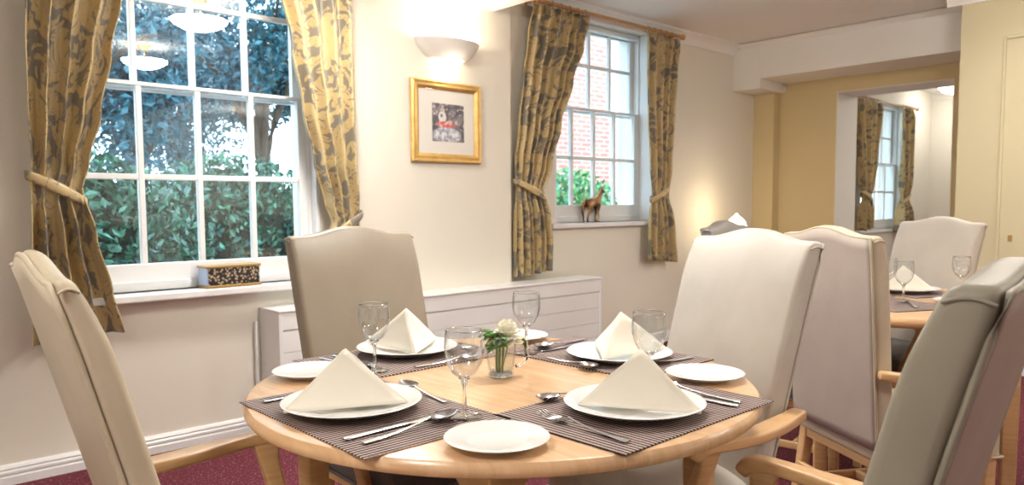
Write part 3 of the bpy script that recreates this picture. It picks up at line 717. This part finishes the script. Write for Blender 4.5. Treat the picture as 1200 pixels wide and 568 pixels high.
# ------------------------------------------------------------------ things on the far table
def t2(x, y, z=ZT): return (x, y, z)
g2 = 'tableware on the far table'
placemat('woven striped placemat at the near left of the far table', (2.98, 1.14, ZT), radians(64), g2)
placemat('woven striped placemat at the far side of the far table', (3.44, 1.24, ZT), radians(66), g2)
item('plate', 'dinner_plate', None, 'large white dinner plate on the far table, carrying a napkin', 'plate', (3.40, 1.20, MZ), 0)
item('bread', 'side_plate', None, 'small white side plate on the far table beside the grey-green chair', 'plate', (3.16, .93, ZT), 0)
item('bread', 'side_plate', None, 'small white side plate on the far table beside the mushroom chair back', 'plate', (2.90, 1.25, MZ), 0)
item('nap', 'napkin', None, 'white napkin standing folded on the far table', 'napkin', (3.36, 1.21, MZ+.0165), radians(60))
dup(PM['g'], (3.02, 1.075, MZ), 0, 'wine glass on the far table in front of the napkin, left one', group=None)
dup(PM['g'], (3.50, 1.02, ZT), 0, 'wine glass standing alone at the right of the far table')
dup(PM['g'], (3.20, 1.20, ZT), 0, 'wine glass on the far table just left of the napkin')
item('fork', 'fork', None, 'fork lying on the far table beside the small side plate', 'fork', (2.97, 1.03, MZ), radians(-60))
j = thing('milk_jug', 'white china jug with a wide rim on the far table', 'jug', (3.08, 1.245, MZ))
obj('body', lathe([(0, .001), (.030, .001), (.040, .012), (.044, .035), (.036, .060), (.025, .078), (.024, .088), (.034, .104), (.032, .104), (.022, .088), (.022, .078), (.033, .058), (.040, .035), (0, .010)], 36), 'china', j, ang=180)
obj('handle', tube(bez((.030, -.01, .085), (.065, -.02, .090), (.068, -.02, .040), (.042, -.012, .032), 12), .0045, 10), 'china', j, ang=180)

# ------------------------------------------------------------------ radiator cover
rd = thing('radiator', 'long white radiator casing under the picture, low on the wall', 'radiator', (2.76, YW-.002, 0))
x0, x1, yf, zt = 1.585-2.76, 3.935-2.76, -.205, .62
P = []; zz = .10
while zz < .52: P.append(box(x0+.012, x1-.012, yf, yf+.012, zz, min(zz+.102, .52))); zz += .1045
P.append(box(x0+.012, x1-.012, yf-.002, yf+.012, .5225, zt-.012))
obj('front_panel', P, 'white', rd, bevel=.0015, seg=2)
obj('casing', [box(x0, x0+.02, yf-.004, 0, .03, zt-.01), box(x1-.02, x1, yf-.004, 0, .03, zt-.01), box(x0+.01, x1-.01, yf+.012, yf+.02, .03, zt-.02), box(x0+.0, x1, yf-.004, yf+.02, .03, .095)], 'white', rd, bevel=.004)
obj('top', box(x0-.004, x1+.004, yf-.010, 0, zt-.012, zt), 'white', rd, bevel=.005)
obj('pipe', tube([(x0-.03, -.02, .0), (x0-.03, -.02, .55)], .008, 10), 'white', rd)

# ------------------------------------------------------------------ wall light
sc = thing('wall_light', 'white plaster half-bowl wall light glowing above the gilt picture', 'wall light', (2.768, YW, 1.962))
prof = [(.128, .0), (.150, .012), (.185, .040), (.212, .070), (.228, .098), (.232, .106), (.226, .106), (.206, .076), (.176, .044), (.140, .014), (.120, .004), (.128, .0)]
V, F = lathe(prof, 40, a0=pi, a1=2*pi, closed=False); V = [(x, y*.62, z) for x, y, z in V]
obj('bowl', (V, F), 'plaster', sc, ang=60)
V, F = lathe([(0, -.030), (.045, -.028), (.085, -.018), (.110, -.004), (.118, .004), (0, .006)], 32, a0=pi, a1=2*pi, closed=False); V = [(x, y*.62, z) for x, y, z in V]
obj('lower_glass', (V, F), 'opalw', sc, ang=60)
V, F = lathe([(0, .02), (.112, .022), (.112, .03), (0, .03)], 32, a0=pi, a1=2*pi, closed=False); V = [(x, y*.60, z) for x, y, z in V]
obj('upper_glass', (V, F), emis('lit_tube', (1, .88, .68), 20), sc, ang=60)
def plight(name, loc, W_, col, rad, parent=None):
    ld = bpy.data.lights.new(name, 'POINT'); ld.energy = W_; ld.color = col; ld.shadow_soft_size = rad
    o = bpy.data.objects.new(name, ld); COL.objects.link(o); o.location = loc
    if parent: o.parent = parent
    return o
plight('bulb', (0, -.075, .085), SCONCE_W, WARM, .03, sc)
plight('bulb', (0, -.09, -.07), SCONCE_W*.12, WARM, .03, sc)

# ------------------------------------------------------------------ gilt picture
pc = thing('picture', 'square gilt-framed picture hanging between the windows', 'picture', (2.762, YW-.004, 1.602))
hw, hh, fwid = .258, .236, .052
def frame_pieces():
    prof = [(0, 0), (0, .018), (.008, .026), (.020, .022), (.034, .026), (.044, .018), (fwid, .012), (fwid, 0)]
    V = []; cs = [(-1, -1), (1, -1), (1, 1), (-1, 1)]
    for cx, cz in cs:
        for a, b in prof: V.append((cx*(hw-a), -b, cz*(hh-a)))
    n = len(prof); F = []
    for k in range(4):
        for i in range(n-1): F.append((k*n+i, k*n+i+1, ((k+1) % 4)*n+i+1, ((k+1) % 4)*n+i))
    return V, F
obj('picture_frame', frame_pieces(), 'gilt', pc, ang=25)
obj('mount', box(-hw+.045, hw-.045, -.008, 0, -hh+.045, hh-.045), 'mount', pc, smooth=False)
def print_mat():
    t = NT('small_print'); c = t.n('ShaderNodeTexCoord'); s = t.n('ShaderNodeSeparateXYZ'); t.t.links.new(c.outputs['Object'], s.inputs[0]); x, z = s.outputs[0], s.outputs[2]
    nz = t.noise(c.outputs['Object'], 45, 3); nz2 = t.noise(c.outputs['Object'], 18, 2)
    wob = t.math('MULTIPLY', t.math('SUBTRACT', nz, .5), .035)
    def blob(cx, cz, rx, rz_):
        dx = t.math('DIVIDE', t.math('SUBTRACT', x, cx), rx); dz = t.math('DIVIDE', t.math('SUBTRACT', z, cz), rz_)
        d_ = t.math('SQRT', t.math('ADD', t.math('MULTIPLY', dx, dx), t.math('MULTIPLY', dz, dz)))
        return t.step(t.math('ADD', d_, t.math('MULTIPLY', wob, 10)), 1.05, .85)
    col = t.mix(t.step(nz2, .4, .62), (.06, .06, .09), (.24, .21, .24))
    col = t.mix(t.step(nz, .56, .62), col, (.60, .50, .48))
    col = t.mix(blob(0, -.075, .11, .05), col, t.mix(t.step(nz, .4, .6), (.30, .33, .46), (.80, .80, .84)))
    col = t.mix(blob(-.035, .03, .030, .034), col, (.78, .76, .76)); col = t.mix(blob(-.040, .038, .010, .012), col, (.2, .18, .22))
    col = t.mix(blob(-.01, -.012, .075, .018), col, t.mix(t.step(nz, .45, .6), (.62, .10, .10), (.85, .55, .52)))
    return t.fin(col, .35)
obj('print', box(-.108, .128, -.0095, -.008, -.112, .108), print_mat(), pc, smooth=False)
obj('glazing', box(-hw+.05, hw-.05, -.0130, -.0120, -hh+.05, hh-.05), thin_glass('picture_glazing', (1, 1, 1), .3, 0, .02), pc, smooth=False)

# ------------------------------------------------------------------ sill ornaments
bx = thing('trinket_box', 'small dark patterned box with gold edges on the left window sill', 'box', (1.435, 3.545, .7352), radians(3))
wv, hv, dv = .130, .105, .048
obj('body', box(-wv, wv, -dv, dv, .012, hv-.010), 'boxside', bx, bevel=.002)
obj('patterned_panel', [box(-wv+.006, wv-.004, -dv-.003, -dv, .012, hv-.012)], 'fret', bx, smooth=False)
obj('base_edge', box(-wv-.006, wv+.006, -dv-.008, dv+.006, 0, .013), 'brass', bx, bevel=.003)
obj('lid', box(-wv-.005, wv+.005, -dv-.007, dv+.005, hv-.012, hv), 'brass', bx, bevel=.003)

def skin_obj(name, pts, edges, radii, mat, parent=None, sub=2):
    me = bpy.data.meshes.new(name); me.from_pydata(pts, edges, []); me.materials.append(M[mat]); ob = bpy.data.objects.new(name, me); COL.objects.link(ob)
    if parent: ob.parent = parent
    md = ob.modifiers.new('Skin', 'SKIN'); md.use_smooth_shade = True
    for i, r_ in enumerate(radii):
        v = me.skin_vertices[0].data[i]; v.radius = r_ if isinstance(r_, tuple) else (r_, r_); v.use_root = (i == 0)
    s = ob.modifiers.new('Subdivision', 'SUBSURF'); s.levels = sub; s.render_levels = sub
    return ob
# little bronze horse, profile, head to the right
pts = [(-.045, 0, .112), (0, 0, .106), (.045, 0, .114), (.068, 0, .138), (.082, 0, .166), (.098, 0, .172), (.118, 0, .156),
       (-.055, .016, .085), (-.068, .016, .052), (-.060, .016, .025), (-.062, .016, .006), (-.050, .016, .003),
       (-.048, -.016, .085), (-.052, -.016, .052), (-.066, -.016, .028), (-.070, -.016, .006), (-.058, -.016, .003),
       (.050, .014, .088), (.058, .014, .055), (.052, .014, .028), (.054, .014, .006), (.066, .014, .003),
       (.046, -.014, .088), (.034, -.014, .056), (.040, -.014, .028), (.034, -.014, .006), (.046, -.014, .003),
       (-.070, 0, .116), (-.088, 0, .095), (-.090, 0, .06), (.088, .008, .186), (.088, -.008, .186)]
ed = [(0, 1), (1, 2), (2, 3), (3, 4), (4, 5), (5, 6), (0, 7), (7, 8), (8, 9), (9, 10), (10, 11), (0, 12), (12, 13), (13, 14), (14, 15), (15, 16), (2, 17), (17, 18), (18, 19), (19, 20), (20, 21), (2, 22), (22, 23), (23, 24), (24, 25), (25, 26), (0, 27), (27, 28), (28, 29), (4, 30), (4, 31)]
ra = [.024, .023, .023, .015, .012, .011, .006]+[.013, .007, .005, .005, .005]*2+[.011, .0065, .005, .0045, .005]*2+[.007, .006, .003, .003, .003]
hs = thing('horse_figurine', 'small bronze horse figurine on the sill of the smaller window', 'figurine', (4.235, 3.70, .9852), radians(8)); hs.scale = (1.4,)*3
skin_obj('body', pts, ed, ra, 'bronze', hs)

# ------------------------------------------------------------------ lights of the room, plus added bowls out of view
def bowl_lamp(label, loc, drop):
    r = thing('ceiling_light', label, 'ceiling light', loc)
    obj('glass_bowl', lathe([(0, -.060), (.05, -.057), (.10, -.044), (.14, -.022), (.160, 0), (.156, .002), (.135, -.018), (.0, -.05)], 40), 'opal', r, ang=60)
    obj('rod', tube([(0, 0, -.05), (0, 0, drop)], .006, 10), 'brass', r)
    obj('canopy', lathe([(0, drop-.03), (.02, drop-.028), (.05, drop-.004), (.052, drop), (0, drop)], 24), 'brass', r)
    return r
bowl_lamp('hanging glass bowl light near the large window, seen only as a reflection in its panes', (1.70, 2.85, 2.20), SOFF-2.20)
bowl_lamp('hanging glass bowl light above the near table, seen only as a reflection in the window', (1.85, 1.36, 2.20), SOFF-2.20)
bowl_lamp('hanging glass bowl light at the far end behind the camera, reflected low in the window', (4.42, -3.26, 2.15), CEIL-2.15)
bowl_lamp('added glass bowl light behind the camera, helping to light the room', (1.6, -1.5, 2.20), SOFF-2.20)  # unseen lamp, added as room lighting from behind
bowl_lamp('added glass bowl light right of the camera, helping to light the room', (4.4, -.9, 2.25), CEIL-2.25)  # another unseen bowl, put in for general room light
bowl_lamp('added glass bowl light above the top right of the view, brightening the far end', (4.5, 1.08, 2.32), CEIL-2.32)  # added just out of view, more light for the far end
bowl_lamp('added glass bowl light left of the camera, brightening the near chairs', (-.75, .75, 2.20), SOFF-2.20)  # unseen extra lamp, lights the left faces of the chairs
bowl_lamp('added glass bowl light in the next room, brightening the white reveal', (8.2, 1.35, 2.38), .17)  # added out of sight so the jamb of the opening is lit
nl = thing('ceiling_light', 'bright white flush light on the ceiling of the next room', 'ceiling light', (10.3, 3.10, 2.55))
obj('diffuser', lathe([(0, -.11), (.10, -.105), (.18, -.08), (.22, -.03), (.22, -.01), (0, -.01)], 40), 'opal2', nl, ang=60)
obj('rim', lathe([(.22, -.03), (.235, -.03), (.235, 0), (0, 0)], 40), 'white', nl, ang=60)
lp = thing('table_lamp', 'small glowing cream table lamp by the wall, peeping over the ivory chair', 'lamp', (5.58, 3.30, .74))
obj('base', lathe([(0, 0), (.05, 0), (.052, .008), (.018, .02), (.012, .05), (.018, .09), (.010, .12), (0, .125)], 28), 'brass', lp, ang=60)
obj('shade', lathe([(.060, .125), (.078, .155), (.082, .19), (.072, .225), (.048, .255), (.022, .272), (.008, .292), (0, .294)], 16), 'shade', lp, ang=180, solid=.003)
plight('bulb', (0, .03, .34), 2.2, (1, .78, .48), .03, lp)
sd = thing('side_table', 'small wooden side table under the glowing lamp, hidden by the chairs', 'table', (5.58, 3.30, 0))
obj('tabletop', lathe([(0, .715), (.24, .715), (.25, .728), (.24, .74), (0, .74)], 40), 'beech_top', sd, ang=40)
for k in range(3):
    a = 2*pi*k/3; obj('leg', tube([(.16*cos(a), .16*sin(a), .715), (.20*cos(a), .20*sin(a), 0)], lambda t: .018-.006*t, 12), 'beech', sd)
sm = thing('smoke_alarm', 'round white smoke alarm on the ceiling at the top edge of the photo', 'smoke alarm', (4.62, 2.55, CEIL))
obj('housing', lathe([(0, -.035), (.035, -.034), (.05, -.022), (.055, 0), (0, 0)], 28), 'white', sm, ang=50)
obj('base', lathe([(0, -.008), (.065, -.008), (.067, 0), (0, 0)], 28), 'white', sm, ang=50)

# ------------------------------------------------------------------ outside
struct('ground_outside', box(-14, 40, 3.9, 45, -.35, -.25), 'paving', smooth=False)
def leaves(n, fn, size, seed, up_bias=.3):
    rnd = random.Random(seed); V = []; F = []
    for _ in range(n):
        p = Vector(fn(rnd)); d_ = Vector((rnd.gauss(0, 1), rnd.gauss(0, 1), rnd.gauss(0, 1)+up_bias)).normalized(); s = d_.cross(Vector((rnd.gauss(0, 1), rnd.gauss(0, 1), rnd.gauss(0, 1)))).normalized(); q = d_.cross(s)
        L = size*rnd.uniform(.6, 1.3); o = len(V); w_ = L*.26
        V += [tuple(p-d_*L/2), tuple(p+s*w_+q*w_*.3), tuple(p+d_*L/2), tuple(p-s*w_+q*w_*.3), tuple(p)]
        F += [(o, o+1, o+4), (o+1, o+2, o+4), (o+2, o+3, o+4), (o+3, o, o+4)]
    return V, F
def ell(c, r, shell=.45):
    def f(rnd):
        while True:
            x, y, z = rnd.uniform(-1, 1), rnd.uniform(-1, 1), rnd.uniform(-1, 1); d_ = x*x+y*y+z*z
            if shell*shell < d_ < 1: return (c[0]+x*r[0], c[1]+y*r[1], c[2]+z*r[2])
    return f
# clipped hedge right outside the large window
def core(c, r, seed, n=20):
    rnd = random.Random(seed); k = [rnd.uniform(0, 6) for _ in range(4)]
    def f(u, v):
        a, b = 2*pi*u, pi*v; q = .9+.08*sin(3*a+k[0])*sin(2*b+k[1])+.05*sin(7*a+k[2])
        return (c[0]+r[0]*q*sin(b)*cos(a), c[1]+r[1]*q*sin(b)*sin(a), c[2]-r[2]*q*cos(b))
    return grid(f, n, n)
M['core'] = NT('dark_shade_fill').fin((.012, .022, .016), .9)  # near-black filler, shade inside the bushes put in as colour
for i, (cx, cy, rx, rz_, cz) in enumerate([(1.20, 5.35, .85, 1.00, .48), (2.75, 6.65, 1.1, 1.08, .52), (-.75, 5.4, .9, 1.0, .45)]):
    hd_ = thing('evergreen_bush', ['dense evergreen bush filling the lower middle panes of the large window', 'dense evergreen bush outside the lower right panes of the large window', 'evergreen bush outside behind the left curtain of the large window'][i], 'bush', (cx, cy, -.25))
    obj('foliage', leaves(8500, ell((0, 0, cz+.25), (rx, .62, rz_), .72), .085, 40+i), 'leaf1', hd_, smooth=False)
    obj('shade_core', core((0, 0, cz+.25), (rx*.82, .5, rz_*.86), i), 'core', hd_, ang=180)
trees = [(1.75, 8.1, 3.0, 1.25, 1.7, 'broad dark tree outside the upper left panes of the large window'), (4.0, 8.8, 3.3, 1.15, 1.6, 'dark tree outside the upper right panes of the large window'), (5.1, 14.6, 3.4, 1.5, 2.2, 'blue-green tree outside at the right edge of the large window'), (-2.6, 9.5, 2.9, 1.5, 1.9, 'tree outside hidden behind the left curtain'), (3.6, 12.3, 3.2, 1.7, 2.3, 'tall tree standing furthest back in the garden')]
for i, (cx, cy, cz, rx, rz_, lb) in enumerate(trees):
    tr = thing('garden_tree', lb, 'tree', (cx, cy, -.25)); rnd = random.Random(70+i); P = []
    for k in range(16):
        a = rnd.uniform(0, 2*pi); b = rnd.uniform(-.9, .9); q = (rx*.72*cos(a)*sqrt(1-b*b), rx*.5*sin(a)*sqrt(1-b*b), cz+.25+rz_*.75*b)
        P.append(leaves(640, ell(q, (rx*.36, rx*.36, rz_*.30), .1), .10, 100*i+k))
    obj('crown', P, 'leaf2', tr, smooth=False)
    B = [tube([(0, 0, 0), (.04, 0, cz*.5), (.0, .05, cz+.2)], lambda t: .13*(1-.6*t), 10)]
    for k in range(7):
        a = 2*pi*k/7+i; B.append(tube(bez((.02, 0, cz*.55), (.2*cos(a), .2*sin(a), cz*.8), (rx*.5*cos(a), rx*.5*sin(a), cz), (rx*.8*cos(a), rx*.8*sin(a), cz+.2+.5*sin(k*2)), 8), lambda t: .05*(1-.8*t), 8))
    obj('trunk', B, 'bark', tr)
# brick wing with pale rendered return beyond the smaller window
bw = thing('brick_house', 'red brick house wall with pale rendered end, outside the smaller window', 'building', (8.0, 8.4, -.25))
obj('brick_wall', box(-1.3, 2.05, 0, 4, 0, 8.5), 'brick', bw, smooth=False)
obj('render_end', box(2.05, 2.45, -.04, 4, 0, 8.5), 'exterior', bw, smooth=False)
wf = obj('window', [box(-1.1, -.3, -.03, .02, 1.3, 3.0)], 'white', bw, bevel=.01)
obj('pane', box(-1.04, -.36, -.035, -.03, 1.38, 2.92), 'sglass', wf, smooth=False)
bb = thing('garden_shrub', 'bright green shrub at the foot of the brick wall, outside the smaller window', 'bush', (7.45, 6.9, -.25))
obj('foliage', leaves(5200, ell((0, 0, .86), (1.1, .6, 1.0), .6), .10, 300), 'leaf3', bb, smooth=False)
obj('shade_core', core((0, 0, .7), (.8, .42, .72), 9), 'core', bb, ang=180)  # solid dark core, painted depth behind the shrub leaves

# ------------------------------------------------------------------ repeats share a group
GR = {'chair': 'upholstered dining chairs', 'wine glass': 'wine glasses on the tables', 'curtain': 'gold damask curtains', 'curtain pole': 'wooden curtain poles',
      'ceiling light': 'ceiling lights', 'tree': 'trees in the garden', 'bush': 'bushes in the garden', 'flower': 'flowers in the glass cup'}
for o in COL.objects:
    if o.parent is None and o.get('category') in GR and not o.get('group'): o['group'] = GR[o['category']]
for o in COL.objects:
    if o.parent is None and o.name.startswith('dining_table'): o['group'] = 'round dining tables'
